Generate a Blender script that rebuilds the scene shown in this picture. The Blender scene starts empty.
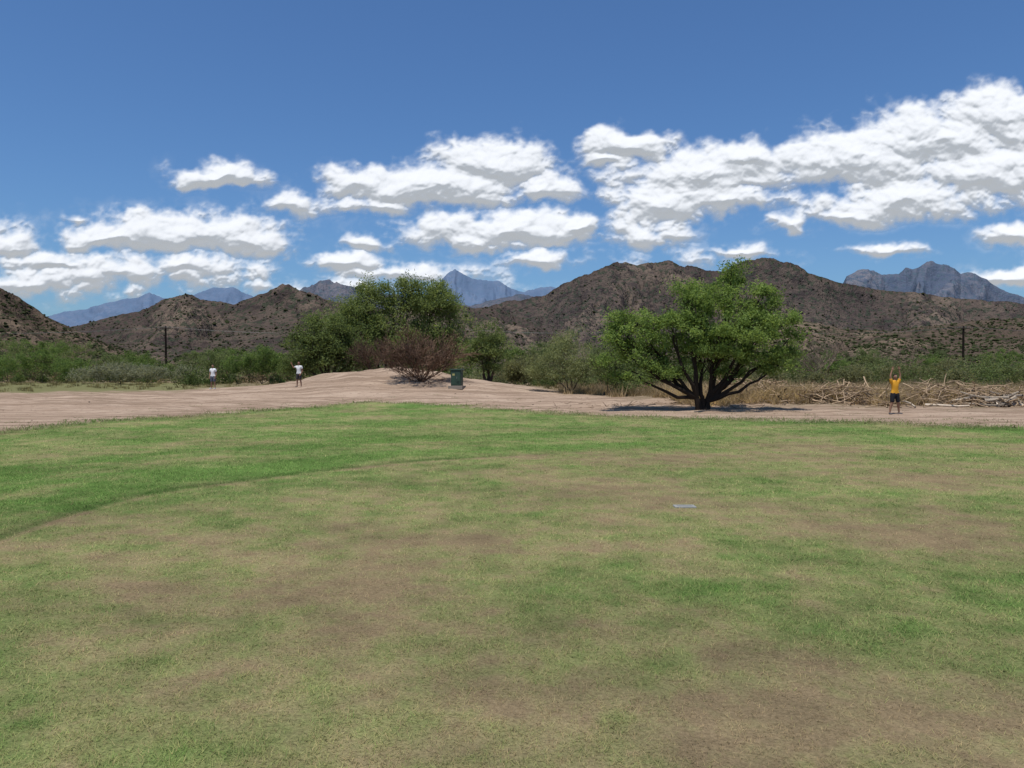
import bpy, bmesh, math, time, numpy as np
from mathutils import Vector
T0 = time.time()
rng = np.random.default_rng(7)
scene = bpy.context.scene
scene.view_settings.view_transform = 'Standard'
scene.view_settings.look = 'None'
scene.view_settings.exposure = 0
F = 768.0; HZ = 372.0

# ------------------------------------------------------------------ noise
def _h(ix, iy, s):
    n = (ix.astype(np.int64) * 374761393 + iy.astype(np.int64) * 668265263 + s * 1442695041) & 0xffffffff
    n = ((n ^ (n >> 13)) * 1274126177) & 0xffffffff
    n = ((n ^ (n >> 15)) * 2246822519) & 0xffffffff
    return (n ^ (n >> 16)) / 4294967296.0
def perlin(x, y, s=0):
    x = np.asarray(x, float); y = np.asarray(y, float)
    ix = np.floor(x); iy = np.floor(y); fx = x - ix; fy = y - iy
    def g(ox, oy):
        a = 2 * np.pi * _h(ix + ox, iy + oy, s)
        return np.cos(a) * (fx - ox) + np.sin(a) * (fy - oy)
    u = fx * fx * fx * (fx * (fx * 6 - 15) + 10); v = fy * fy * fy * (fy * (fy * 6 - 15) + 10)
    a = g(0, 0); b = g(1, 0); c = g(0, 1); d = g(1, 1)
    return (a + (b - a) * u + (c - a) * v + (a - b - c + d) * u * v) * 1.5
def fbm(x, y, o=5, s=0, gain=.5):
    r = 0; a = 1.0; t = 0
    for i in range(o):
        r = r + a * perlin(x * 2.03 ** i + 17.3 * i, y * 2.03 ** i - 9.1 * i, s + i); t += a; a *= gain
    return r / t
def ridged(x, y, o=5, s=0, gain=.5):
    r = 0; a = 1.0; t = 0
    for i in range(o):
        r = r + a * (1 - np.abs(perlin(x * 2.07 ** i + 5.7 * i, y * 2.07 ** i + 3.3 * i, s + i)) * 1.6); t += a; a *= gain
    return r / t
def bulge(x, y, s):
    ix = np.floor(x); iy = np.floor(y); acc = 0
    for ox in (-1, 0, 1):
        for oy in (-1, 0, 1):
            cx = ix + ox; cy = iy + oy; px = cx + _h(cx, cy, s); py = cy + _h(cx, cy, s + 991)
            d2 = (x - px) ** 2 + (y - py) ** 2; rr = .7 + .5 * _h(cx, cy, s + 77)
            acc = acc + np.exp(7 * np.clip(1 - d2 / rr, -.2, 1))
    return np.log(acc) / 7
def sst(a, b, x):
    t = np.clip((np.asarray(x, float) - a) / (b - a), 0, 1); return t * t * (3 - 2 * t)

# ------------------------------------------------------------------ terrain height + zones
def gz(x, y):
    x = np.asarray(x, float); y = np.asarray(y, float)
    z = 0.64 * sst(27, 60, y)
    wob = 1 + .35 * fbm(x * .25, y * .25, 3, 5)
    z = z + 1.46 * wob * np.exp(-((x + 9.3) / 6.6) ** 2 - ((y - 56) / 7.5) ** 2)
    z = z + 0.40 * wob * np.exp(-((x + 2.5) / 4.5) ** 2 - ((y - 50) / 6) ** 2)
    z = z + 0.25 * wob * np.exp(-((x - 13) / 9) ** 2 - ((y - 43) / 3.5) ** 2)
    rough = sst(26, 40, y)
    z = z + 0.10 * fbm(x * .11, y * .11, 2, 3) * (1 - rough) + rough * .18 * fbm(x * .35, y * .6, 4, 9) * (1 - sst(300, 900, np.hypot(x, y)))
    return z
H = 1.9 + float(gz(0, 0))
def interp(tab, u):
    t = np.array(tab, float); return np.interp(u, (t[:, 0] - 512) / F, t[:, 1])
EDGE = [(-600, 14), (-200, 20), (0, 24.6), (100, 29), (200, 33), (300, 37.5), (375, 41.5), (440, 39.5), (520, 35.5), (600, 32.6), (700, 31), (800, 29.6), (900, 28.2), (1024, 26.5), (1400, 23)]
SCRUB = [(-300, 46), (0, 50), (190, 54), (260, 66), (500, 62), (560, 48), (640, 42), (800, 38), (1024, 37), (1400, 36)]
MOW = [(-400, 5.5), (0, 8.5), (150, 11.5), (300, 14), (440, 16.2), (600, 18.5), (800, 20), (1024, 20), (1400, 19)]
PATCH = [(330, 585, 60, 16, -1.1), (430, 540, 110, 16, -.9), (940, 540, 90, 16, -1.9), (880, 725, 170, 30, -1.4), (930, 484, 50, 6, -1.5),
         (630, 548, 80, 10, -.9), (740, 458, 60, 6, -1.0), (100, 600, 120, 16, -.7), (60, 640, 90, 20, -.6), (520, 500, 140, 14, -.5), (20, 520, 60, 6, -.8), (800, 505, 50, 6, -.8), (680, 500, 30, 5, -.8), (820, 440, 80, 4, -.6), (560, 440, 60, 4, -.3),
         (720, 600, 110, 24, .9), (960, 600, 90, 14, 1.0), (640, 690, 110, 26, .6), (860, 640, 120, 22, .7), (250, 470, 230, 12, .6), (130, 490, 140, 10, .6), (420, 440, 120, 8, .5), (760, 545, 60, 10, .5), (400, 620, 60, 25, -.5), (180, 700, 160, 40, -.2), (560, 640, 80, 30, -.3), (450, 740, 140, 20, .2)]
def zones(x, y):
    x = np.asarray(x, float); y = np.asarray(y, float)
    yy = np.maximum(y, .5); u = x / yy
    e = np.where(y > 0, y - interp(EDGE, u), -5)
    sc = np.where(y > 0, y - interp(SCRUB, u), -5)
    mow = np.where(y > 0, y - interp(MOW, u), -5)
    left = 1 - sst(-.2, .35, u)
    g = 0.10 + .22 * sst(-.5, 1.6, mow) + .18 * left * sst(-.2, .2, mow) * (1 - sst(1, 8, mow))
    g = g - 0.55 * np.exp(-((mow + .12) / .12) ** 2) * left
    g = g + .24 * sst(-.4, .4, np.sin(mow * 1.5 + .5 * np.sin(x * .2))) * sst(.3, 1.5, mow) - .11
    for px, row, w, h, a in PATCH:
        d = H * F / (row - HZ); cx = (px - 512) / F * d
        wx = w / F * d; wy = h / (row - HZ) * d
        g = g + a * .42 * np.exp(-((x - cx) / wx) ** 2 - ((y - d) / wy) ** 2)
    return np.clip(e, -30, 30), np.clip(sc, -30, 60), g, mow, left

# ------------------------------------------------------------------ mesh builder
class B:
    def __init__(s): s.v = []; s.n = 0; s.f = {3: [], 4: []}; s.c = {3: [], 4: []}; s.m = {3: [], 4: []}
    def add(s, v, f, col=(.5, .5, .5), mat=0):
        v = np.asarray(v, float).reshape(-1, 3); f = np.asarray(f, int)
        if len(f) == 0: return
        k = f.shape[1]; s.f[k].append(f + s.n); s.v.append(v); s.n += len(v)
        c = np.asarray(col, float)
        if c.ndim == 1: c = np.tile(c, (len(f), 1))
        s.c[k].append(c); s.m[k].append(np.full(len(f), mat))
    def obj(s, name, mats, smooth=False, parent=None):
        me = bpy.data.meshes.new(name); v = np.concatenate(s.v)
        me.vertices.add(len(v)); me.vertices.foreach_set('co', v.astype(np.float32).ravel())
        li = []; st = []; off = 0; cc = []; mm = []
        for k in (4, 3):
            if s.f[k]:
                f = np.concatenate(s.f[k]); li.append(f.ravel()); st.append(off + k * np.arange(len(f))); off += f.size
                cc.append(np.concatenate(s.c[k])); mm.append(np.concatenate(s.m[k]))
        li = np.concatenate(li); st = np.concatenate(st); cc = np.concatenate(cc); mm = np.concatenate(mm)
        me.loops.add(len(li)); me.loops.foreach_set('vertex_index', li.astype(np.int32))
        me.polygons.add(len(st)); me.polygons.foreach_set('loop_start', st.astype(np.int32))
        me.update(calc_edges=True)
        for m in mats: me.materials.append(m)
        me.polygons.foreach_set('material_index', mm.astype(np.int32))
        me.polygons.foreach_set('use_smooth', np.full(len(st), smooth))
        a = me.attributes.new('col', 'FLOAT_COLOR', 'FACE')
        a.data.foreach_set('color', np.concatenate([cc, np.ones((len(cc), 1))], 1).astype(np.float32).ravel())
        ob = bpy.data.objects.new(name, me); scene.collection.objects.link(ob)
        if parent: ob.parent = parent
        return ob
def grid_faces(n, m):
    i = np.arange(n - 1)[:, None] * m + np.arange(m - 1)[None]
    return np.stack([i, i + 1, i + m + 1, i + m], -1).reshape(-1, 4)
def vattr(ob, name, val):
    a = ob.data.attributes.new(name, 'FLOAT', 'POINT'); a.data.foreach_set('value', np.asarray(val, np.float32).ravel())
def tube(b, P, R, col, n=5, mat=0, flat=1.0):
    P = np.asarray(P, float); R = np.asarray(R, float)
    T = np.gradient(P, axis=0); T /= np.linalg.norm(T, axis=1)[:, None] + 1e-9
    ref = np.array([0, 0, 1.]) if abs(T[0, 2]) < .9 else np.array([1., 0, 0])
    A = np.cross(T, ref); A /= np.linalg.norm(A, axis=1)[:, None] + 1e-9; C = np.cross(T, A)
    th = np.arange(n) / n * 2 * np.pi
    V = P[:, None] + R[:, None, None] * (np.cos(th)[None, :, None] * A[:, None] + flat * np.sin(th)[None, :, None] * C[:, None])
    i = np.arange(len(P) - 1)[:, None] * n; j = np.arange(n)[None]; j2 = (j + 1) % n
    b.add(V, np.stack([i + j, i + j2, i + n + j2, i + n + j], -1).reshape(-1, 4), col, mat)
def ellipsoid(b, c, r, col, mat=0, n=14, m=10, fn=None):
    th = np.linspace(.05, np.pi - .05, m); ph = np.arange(n) / n * 2 * np.pi
    v = np.stack([np.outer(np.sin(th), np.cos(ph)), np.outer(np.sin(th), np.sin(ph)), np.outer(np.cos(th), np.ones(n))], -1).reshape(-1, 3)
    if fn is not None: v = fn(v)
    v = v * np.array(r) + np.array(c)
    f = [(i * n + j, (i + 1) * n + j, (i + 1) * n + (j + 1) % n, i * n + (j + 1) % n) for i in range(m - 1) for j in range(n)]
    b.add(v, f, col, mat)
def box(b, c, s, col, mat=0, bev=0.01):
    bm = bmesh.new(); bmesh.ops.create_cube(bm, size=1)
    for v in bm.verts: v.co = Vector((v.co.x * s[0], v.co.y * s[1], v.co.z * s[2]))
    if bev: bmesh.ops.bevel(bm, geom=bm.edges[:], offset=bev, segments=2, affect='EDGES', profile=.5)
    bmesh.ops.triangulate(bm, faces=bm.faces[:]); bm.verts.index_update()
    v = np.array([q.co[:] for q in bm.verts]) + np.array(c); f = [[q.index for q in fc.verts] for fc in bm.faces]; bm.free()
    b.add(v, f, col, mat)
def unit(n):
    a = rng.normal(size=(n, 3)); return a / np.linalg.norm(a, axis=1)[:, None]
def leaves(b, C, L, W, col, mat=0, up=0.0):
    n = len(C); a = unit(n); nn = unit(n); nn[:, 2] += up
    c = np.cross(nn, a); c /= np.linalg.norm(c, axis=1)[:, None] + 1e-9
    L = np.broadcast_to(L, n)[:, None]; W = np.broadcast_to(W, n)[:, None]
    v = np.stack([C + a * L / 2, C + c * W / 2, C - a * L / 2, C - c * W / 2], 1).reshape(-1, 3)
    b.add(v, np.arange(4 * n).reshape(-1, 4), col, mat)

# ------------------------------------------------------------------ node helpers
class N:
    def __init__(s, nt): s.nt = nt
    def new(s, t, **k):
        n = s.nt.nodes.new(t)
        for a, v in k.items(): setattr(n, a, v)
        return n
    def put(s, inp, v):
        if hasattr(v, 'is_output'): s.nt.links.new(v, inp)
        elif v is not None: inp.default_value = v
    def math(s, op, a, b=None, c=None, clamp=False):
        n = s.new('ShaderNodeMath', operation=op, use_clamp=clamp); s.put(n.inputs[0], a); s.put(n.inputs[1], b); s.put(n.inputs[2], c); return n.outputs[0]
    def mix(s, f, a, b, mode='MIX'):
        n = s.new('ShaderNodeMix', data_type='RGBA', blend_type=mode); s.put(n.inputs[0], f)
        for i, v in ((6, a), (7, b)): s.put(n.inputs[i], v if hasattr(v, 'is_output') else (*v, 1))
        return n.outputs[2]
    def ss(s, a, b, x):
        n = s.new('ShaderNodeMapRange', interpolation_type='SMOOTHSTEP'); s.put(n.inputs[0], x); n.inputs[1].default_value = a; n.inputs[2].default_value = b; return n.outputs[0]
    def noise(s, scale, detail=4, vec=None, rough=.5, dist=0):
        n = s.new('ShaderNodeTexNoise'); n.inputs['Scale'].default_value = scale; n.inputs['Detail'].default_value = detail; n.inputs['Roughness'].default_value = rough; n.inputs['Distortion'].default_value = dist
        if vec is not None: s.nt.links.new(vec, n.inputs['Vector'])
        return n.outputs[0]
    def attr(s, name, out='Fac'):
        n = s.new('ShaderNodeAttribute'); n.attribute_name = name; return n.outputs[out]
    def pos(s): return s.new('ShaderNodeNewGeometry').outputs['Position']
    def mapv(s, v, sc, rot=0):
        n = s.new('ShaderNodeMapping'); s.nt.links.new(v, n.inputs[0]); n.inputs['Scale'].default_value = sc; n.inputs['Rotation'].default_value = (0, 0, rot); return n.outputs[0]
def newmat(name):
    m = bpy.data.materials.new(name); m.use_nodes = True; m.node_tree.nodes.clear()
    n = N(m.node_tree); out = n.new('ShaderNodeOutputMaterial'); return m, n, out
def bump(n, h, bs, bd):
    bn = n.new('ShaderNodeBump'); bn.inputs['Strength'].default_value = bs; bn.inputs['Distance'].default_value = bd; n.put(bn.inputs['Height'], h); return bn.outputs[0]
def principled(n, out, col, rough=.9, bmp=None, bs=.3, bd=.02, spec=.2):
    p = n.new('ShaderNodeBsdfPrincipled'); n.put(p.inputs['Base Color'], col if hasattr(col, 'is_output') else (*col, 1)); n.put(p.inputs['Roughness'], rough)
    p.inputs['Specular IOR Level'].default_value = spec
    if bmp is not None: n.nt.links.new(bump(n, bmp, bs, bd), p.inputs['Normal'])
    n.nt.links.new(p.outputs[0], out.inputs[0]); return p
def diffuse(n, out, col, bmp=None, bs=.3, bd=.02):
    p = n.new('ShaderNodeBsdfDiffuse'); n.put(p.inputs[0], col)
    if bmp is not None: n.nt.links.new(bump(n, bmp, bs, bd), p.inputs['Normal'])
    n.nt.links.new(p.outputs[0], out.inputs[0])

def grass_ramp(n, q):
    r = n.new('ShaderNodeValToRGB'); n.put(r.inputs[0], q); e = r.color_ramp.elements
    e[0].position = 0.0; e[0].color = (.270, .200, .125, 1); e[1].position = 1; e[1].color = (.118, .198, .055, 1)
    for p, c in ((.22, (.282, .236, .130)), (.45, (.240, .242, .108)), (.72, (.172, .218, .080))):
        k = e.new(p); k.color = (*c, 1)
    return n.mix(1, r.outputs[0], n.mix(n.attr('tone'), (.62, .65, .64), (1.22, 1.22, 1.18)), 'MULTIPLY')
# ground material: large/mid scale patchiness lives in the 'green' attribute (shared with the blades), fine grain in the shader
gm, n, out = newmat('ground_surface'); P = n.pos()
nf = n.noise(38, 4, P, .75); s2 = n.noise(4, 5, P, .65); s1 = n.noise(.5, 4, P, .6)
q = n.math('ADD', n.attr('green'), n.math('MULTIPLY', n.math('SUBTRACT', s2, .5), .9), clamp=True)
gcol = n.mix(1, grass_ramp(n, q), n.mix(nf, (.22, .23, .20), (1.5, 1.5, 1.45)), 'MULTIPLY')
trk = n.noise(1, 4, n.mapv(P, (.10, 1.6, 1), math.radians(-14)), .6)
sand = n.mix(n.ss(.3, .7, s1), (.335, .242, .175), (.43, .322, .240))
sand = n.mix(n.ss(.46, .58, trk), sand, (.26, .185, .132))
sand = n.mix(n.math('MULTIPLY', n.ss(.54, .66, s2), .75), sand, (.20, .145, .103))
sand = n.mix(1, sand, n.mix(nf, (.55, .55, .55), (1.4, 1.4, 1.4)), 'MULTIPLY')
soil = n.mix(n.ss(.35, .65, s2), (.24, .18, .12), (.15, .118, .07))
strip = n.mix(s2, (.13, .14, .06), (.18, .16, .08))
soil = n.mix(n.attr('strip'), soil, strip)
fe = n.math('ADD', n.attr('edge'), n.math('ADD', n.math('MULTIPLY', n.math('SUBTRACT', s2, .5), 4.0), n.math('MULTIPLY', n.math('SUBTRACT', s1, .5), 3.0)))
fs = n.math('ADD', n.attr('scrub'), n.math('MULTIPLY', n.math('SUBTRACT', s1, .5), 12.0))
base = n.mix(n.ss(-1.0, .7, fe), gcol, sand)
base = n.mix(n.ss(-3, 3, fs), base, soil)
diffuse(n, out, base, n.noise(9, 6, P, .75), 1.0, .07)

bm_, n, out = newmat('grass_blade')
c = n.mix(1, grass_ramp(n, n.attr('green')), n.mix(n.attr('var'), (.8, .8, .75), (1.75, 1.7, 1.6)), 'MULTIPLY')
d = n.new('ShaderNodeBsdfDiffuse'); t = n.new('ShaderNodeBsdfTranslucent'); mx = n.new('ShaderNodeMixShader'); mx.inputs[0].default_value = .4
n.put(d.inputs[0], c); n.put(t.inputs[0], c)
n.nt.links.new(d.outputs[0], mx.inputs[1]); n.nt.links.new(t.outputs[0], mx.inputs[2]); n.nt.links.new(mx.outputs[0], out.inputs[0])

fol, n, out = newmat('foliage'); ca = n.attr('col', 'Color')
d = n.new('ShaderNodeBsdfDiffuse'); t = n.new('ShaderNodeBsdfTranslucent')
mx = n.new('ShaderNodeMixShader'); mx.inputs[0].default_value = .48
n.put(d.inputs[0], ca); n.put(t.inputs[0], n.mix(1, ca, (1.25, 1.22, .8), 'MULTIPLY')); L = n.nt.links.new
L(d.outputs[0], mx.inputs[1]); L(t.outputs[0], mx.inputs[2]); L(mx.outputs[0], out.inputs[0])
wood, n, out = newmat('bark'); P = n.pos(); nn_ = n.noise(14, 5, n.mapv(P, (1, 1, .25)), .65)
diffuse(n, out, n.mix(1, n.attr('col', 'Color'), n.mix(nn_, (.5, .5, .5), (1.45, 1.4, 1.35)), 'MULTIPLY'), nn_, .8, .03)
def simple(name, rough, bs=.1, scale=60, spec=.3, lo=.85, hi=1.15):
    m, n, out = newmat(name); nz = n.noise(scale, 4, n.pos(), .6)
    principled(n, out, n.mix(1, n.attr('col', 'Color'), n.mix(nz, (lo,) * 3, (hi,) * 3), 'MULTIPLY'), rough, nz, bs, .01, spec); return m
cloth = simple('cloth_and_skin', .8, .3, 25, .15); paint = simple('painted_metal', .45, .1, 8, .4, .75, 1.2); stone = simple('concrete', .9, .4, 40, .1, .7, 1.2)

def greenq(x, y, g):
    q = g + .85 * fbm(x * .33, y * .33, 4, 21) + .95 * fbm(x * 1.3, y * 1.3, 5, 22, .68)
    return np.clip(q * .68 + .43, 0, 1)
def toneq(x, y, e, mow, left):
    return np.clip(.64 + .50 * fbm(x * .22, y * .45, 3, 41) + .60 * fbm(x * 1.9, y * 1.9, 4, 42, .6) - .45 * sst(-2.2, -.4, e) - .55 * left * np.exp(-((mow - .15 - .15 * fbm(x * .8, y * .8, 2, 43)) / .22) ** 2), 0, 1)
# ------------------------------------------------------------------ ground sheet
azf = np.radians(np.linspace(-58, 58, 900)); azb = np.radians(np.linspace(58, 302, 160))[1:-1]
az = np.concatenate([azf, azb, [azf[0] + 2 * np.pi]])
rr = np.concatenate([[0.05, .5, 1.0, 1.5], np.geomspace(2, 120, 380), np.geomspace(125, 22000, 60)])
R_, A_ = np.meshgrid(rr, az, indexing='ij'); X = R_ * np.sin(A_); Y = R_ * np.cos(A_); Z = gz(X, Y)
b = B(); b.add(np.stack([X, Y, Z], -1), grid_faces(len(rr), len(az))[:, ::-1])
ground = b.obj('ground', [gm], True)
e, sc, g, mw, lf = zones(X, Y)
for k, v in (('edge', e), ('scrub', sc), ('green', greenq(X, Y, g)), ('tone', toneq(X, Y, e, mw, lf))): vattr(ground, k, v)
U = X / np.maximum(Y, .5)
vattr(ground, 'strip', sst(.3, .45, -U) * sst(40, 50, Y) * (1 - sst(78, 95, Y)))

# ------------------------------------------------------------------ grass blades
NB = 560000
r = np.exp(rng.uniform(np.log(2.6), np.log(42), NB)); a = np.radians(rng.uniform(-46, 46, NB)); x = r * np.sin(a); y = r * np.cos(a)
e, sc, g, mw, lf = zones(x, y); q = greenq(x, y, g)
keep = (e < rng.uniform(-2.0, .8, NB)) & (rng.random(NB) < np.clip(.30 + q * .8, .2, 1) * (1 - .5 * sst(14, 40, r)) * np.clip(1 + 1.3 * fbm(x * 4, y * 4, 2, 61), .3, 1.4) + .5 * sst(-2, -.8, e))
x, y, r, q, e, mw, lf = [k_[keep] for k_ in (x, y, r, q, e, mw, lf)]; nb = len(x); z = gz(x, y); lip = sst(-1.8, -.6, e)
h = rng.uniform(.010, .030, nb) * (.7 + .7 * q) * np.clip(1 + r * .012, 1, 1.4) * (1 + 2.0 * lip); w = np.maximum(.0035, r / F * .7)
ln = rng.uniform(.6, 2.2, nb); lp = rng.uniform(0, 2 * np.pi, nb)
base = np.stack([x, y, z - .002], -1); sd = np.stack([-np.sin(lp), np.cos(lp), 0 * lp], -1) * w[:, None] / 2
tip = base + np.stack([np.cos(lp) * h * ln, np.sin(lp) * h * ln, h], -1)
b = B(); b.add(np.stack([base - sd, base + sd, tip], 1), np.arange(3 * nb).reshape(-1, 3))
grass = b.obj('grass', [bm_]); vattr(grass, 'green', np.repeat(np.clip(q + rng.normal(0, .18, nb), 0, 1), 3)); vattr(grass, 'var', np.repeat(rng.random(nb), 3)); vattr(grass, 'tone', np.repeat(toneq(x, y, e, mw, lf), 3))

# ------------------------------------------------------------------ mountains
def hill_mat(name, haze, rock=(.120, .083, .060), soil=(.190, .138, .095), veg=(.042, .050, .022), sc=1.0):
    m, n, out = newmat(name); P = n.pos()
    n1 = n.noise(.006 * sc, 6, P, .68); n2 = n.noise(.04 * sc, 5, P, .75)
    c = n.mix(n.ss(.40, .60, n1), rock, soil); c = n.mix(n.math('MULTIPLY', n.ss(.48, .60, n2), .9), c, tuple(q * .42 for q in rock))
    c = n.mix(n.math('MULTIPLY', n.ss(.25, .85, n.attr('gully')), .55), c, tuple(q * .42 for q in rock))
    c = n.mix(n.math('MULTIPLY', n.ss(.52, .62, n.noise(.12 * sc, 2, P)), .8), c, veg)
    c = n.mix(haze, c, (.105, .165, .265))  # aerial haze painted into the base colour as a blue tint
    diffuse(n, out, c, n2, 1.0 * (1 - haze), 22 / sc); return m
scr = B()
def mountain(name, D, depth, prof, mat, seed, gul=.35, jag=.02, warp=.10, bushes=0, bsize=2.2, na=700, nt=110, hcol=(.044, .054, .025)):
    p = np.array(prof, float); px = np.linspace(p[0, 0], p[-1, 0], na); row = np.interp(px, p[:, 0], p[:, 1])
    u = (px - 512) / F; az = np.arctan(u)
    t = np.linspace(0, 1.5, nt); T, AZ = np.meshgrid(t, az, indexing='ij')
    V = np.broadcast_to((HZ - row) / F, T.shape)
    ridgeR = D / np.cos(AZ) * (1 + warp * .6 * fbm(AZ * 6 + 3, AZ * 0, 3, seed))
    Rr = ridgeR - depth * (1 - T)
    hr = np.maximum(V * ridgeR * np.cos(AZ) + H, 1)
    f = np.where(T <= 1, T ** 1.35, 1 - 1.6 * (T - 1))
    s = AZ * D / depth * 2.2
    wx = .45 * fbm(s * 1.5, T * 3, 3, seed + 50)
    rg = ridged(s * 1.6 + wx + T * .4, T * 1.3 + wx, 5, seed + 11, .55)
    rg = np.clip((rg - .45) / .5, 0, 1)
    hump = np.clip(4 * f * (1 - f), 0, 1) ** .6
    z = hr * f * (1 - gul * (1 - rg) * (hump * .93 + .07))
    z = z + hr * jag * fbm(s * 9, T * 14, 5, seed + 70, .65) * (.4 + f) + hr * .12 * hump * fbm(s * 3, T * 5, 4, seed + 90)
    z = z + (1 - sst(0, .06, T)) * -15
    X = Rr * np.sin(AZ); Y = Rr * np.cos(AZ)
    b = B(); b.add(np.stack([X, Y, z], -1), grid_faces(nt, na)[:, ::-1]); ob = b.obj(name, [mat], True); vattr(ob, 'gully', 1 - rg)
    if bushes:
        ti = rng.uniform(.04, .99, bushes) ** .8 * (nt / 1.5) ; ai = rng.uniform(1, na - 2, bushes)
        i = ti.astype(int).clip(0, nt - 2); j = ai.astype(int); fi = ti - i; fj = ai - j
        def bi(G): return (G[i, j] * (1 - fi) * (1 - fj) + G[i + 1, j] * fi * (1 - fj) + G[i, j + 1] * (1 - fi) * fj + G[i + 1, j + 1] * fi * fj)
        c = np.stack([bi(X), bi(Y), bi(z)], -1)
        k = (fbm(c[:, 0] / 60, c[:, 1] / 60, 3, 77) + rng.uniform(-.5, .5, bushes)) > -.15; c = c[k]; m = len(c)
        sz = bsize * rng.lognormal(0, .35, m)[:, None, None]
        o = np.array([[1, 0, .3], [0, 1, .3], [-1, 0, .3], [0, -1, .3], [0, 0, .9], [0, 0, -.3]])[None] + rng.normal(0, .2, (m, 6, 3))
        v = c[:, None] + o * sz * .6
        ff = np.array([[0, 1, 4], [1, 2, 4], [2, 3, 4], [3, 0, 4], [1, 0, 5], [2, 1, 5], [3, 2, 5], [0, 3, 5]])
        fa = (np.arange(m)[:, None, None] * 6 + ff[None]).reshape(-1, 3)
        cl = np.array(hcol) * rng.uniform(.6, 1.5, (m, 1)) + rng.uniform(0, .012, (m, 1)) * np.array([1, .8, .5])
        scr.add(v, fa, np.repeat(cl, 8, 0))
    return ob
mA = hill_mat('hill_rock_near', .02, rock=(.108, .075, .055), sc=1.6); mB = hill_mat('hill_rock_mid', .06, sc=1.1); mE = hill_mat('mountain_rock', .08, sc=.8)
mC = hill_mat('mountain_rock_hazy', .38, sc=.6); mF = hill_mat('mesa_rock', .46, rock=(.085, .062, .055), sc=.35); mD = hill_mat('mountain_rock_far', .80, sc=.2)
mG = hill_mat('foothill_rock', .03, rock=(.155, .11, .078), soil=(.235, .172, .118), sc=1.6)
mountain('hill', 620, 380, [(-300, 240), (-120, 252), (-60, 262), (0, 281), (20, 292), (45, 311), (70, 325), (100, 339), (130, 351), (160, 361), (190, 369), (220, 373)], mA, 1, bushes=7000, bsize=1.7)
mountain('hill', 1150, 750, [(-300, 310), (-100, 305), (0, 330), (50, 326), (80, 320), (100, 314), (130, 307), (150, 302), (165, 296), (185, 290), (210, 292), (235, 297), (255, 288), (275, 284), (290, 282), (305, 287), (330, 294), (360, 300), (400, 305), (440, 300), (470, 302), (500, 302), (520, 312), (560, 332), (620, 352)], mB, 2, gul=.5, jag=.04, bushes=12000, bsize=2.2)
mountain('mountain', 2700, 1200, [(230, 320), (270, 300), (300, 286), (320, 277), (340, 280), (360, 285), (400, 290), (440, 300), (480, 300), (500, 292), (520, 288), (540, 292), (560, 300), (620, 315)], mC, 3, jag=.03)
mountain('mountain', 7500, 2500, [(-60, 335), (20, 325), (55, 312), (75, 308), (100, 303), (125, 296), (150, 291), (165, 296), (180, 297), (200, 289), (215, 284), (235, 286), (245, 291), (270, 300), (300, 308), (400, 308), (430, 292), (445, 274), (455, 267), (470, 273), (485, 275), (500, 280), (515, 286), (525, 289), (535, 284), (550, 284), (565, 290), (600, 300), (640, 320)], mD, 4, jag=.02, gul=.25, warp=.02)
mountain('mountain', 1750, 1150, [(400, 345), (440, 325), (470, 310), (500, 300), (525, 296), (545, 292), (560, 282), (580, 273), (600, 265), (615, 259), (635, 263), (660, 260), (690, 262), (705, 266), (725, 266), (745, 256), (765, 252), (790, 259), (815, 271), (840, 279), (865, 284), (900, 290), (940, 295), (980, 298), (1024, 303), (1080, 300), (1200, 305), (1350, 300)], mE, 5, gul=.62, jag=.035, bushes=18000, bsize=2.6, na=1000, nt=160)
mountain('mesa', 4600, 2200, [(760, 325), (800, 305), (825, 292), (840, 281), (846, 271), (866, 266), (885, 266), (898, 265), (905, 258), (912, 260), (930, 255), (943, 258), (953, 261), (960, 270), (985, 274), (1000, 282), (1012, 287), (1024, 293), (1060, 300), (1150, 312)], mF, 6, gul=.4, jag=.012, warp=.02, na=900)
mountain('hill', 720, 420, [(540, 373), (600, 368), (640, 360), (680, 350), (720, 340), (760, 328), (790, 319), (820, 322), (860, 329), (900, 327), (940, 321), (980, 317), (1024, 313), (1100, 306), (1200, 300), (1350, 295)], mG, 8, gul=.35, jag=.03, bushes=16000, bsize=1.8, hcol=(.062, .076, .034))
scr.obj('hillside_scrub', [fol])

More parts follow.
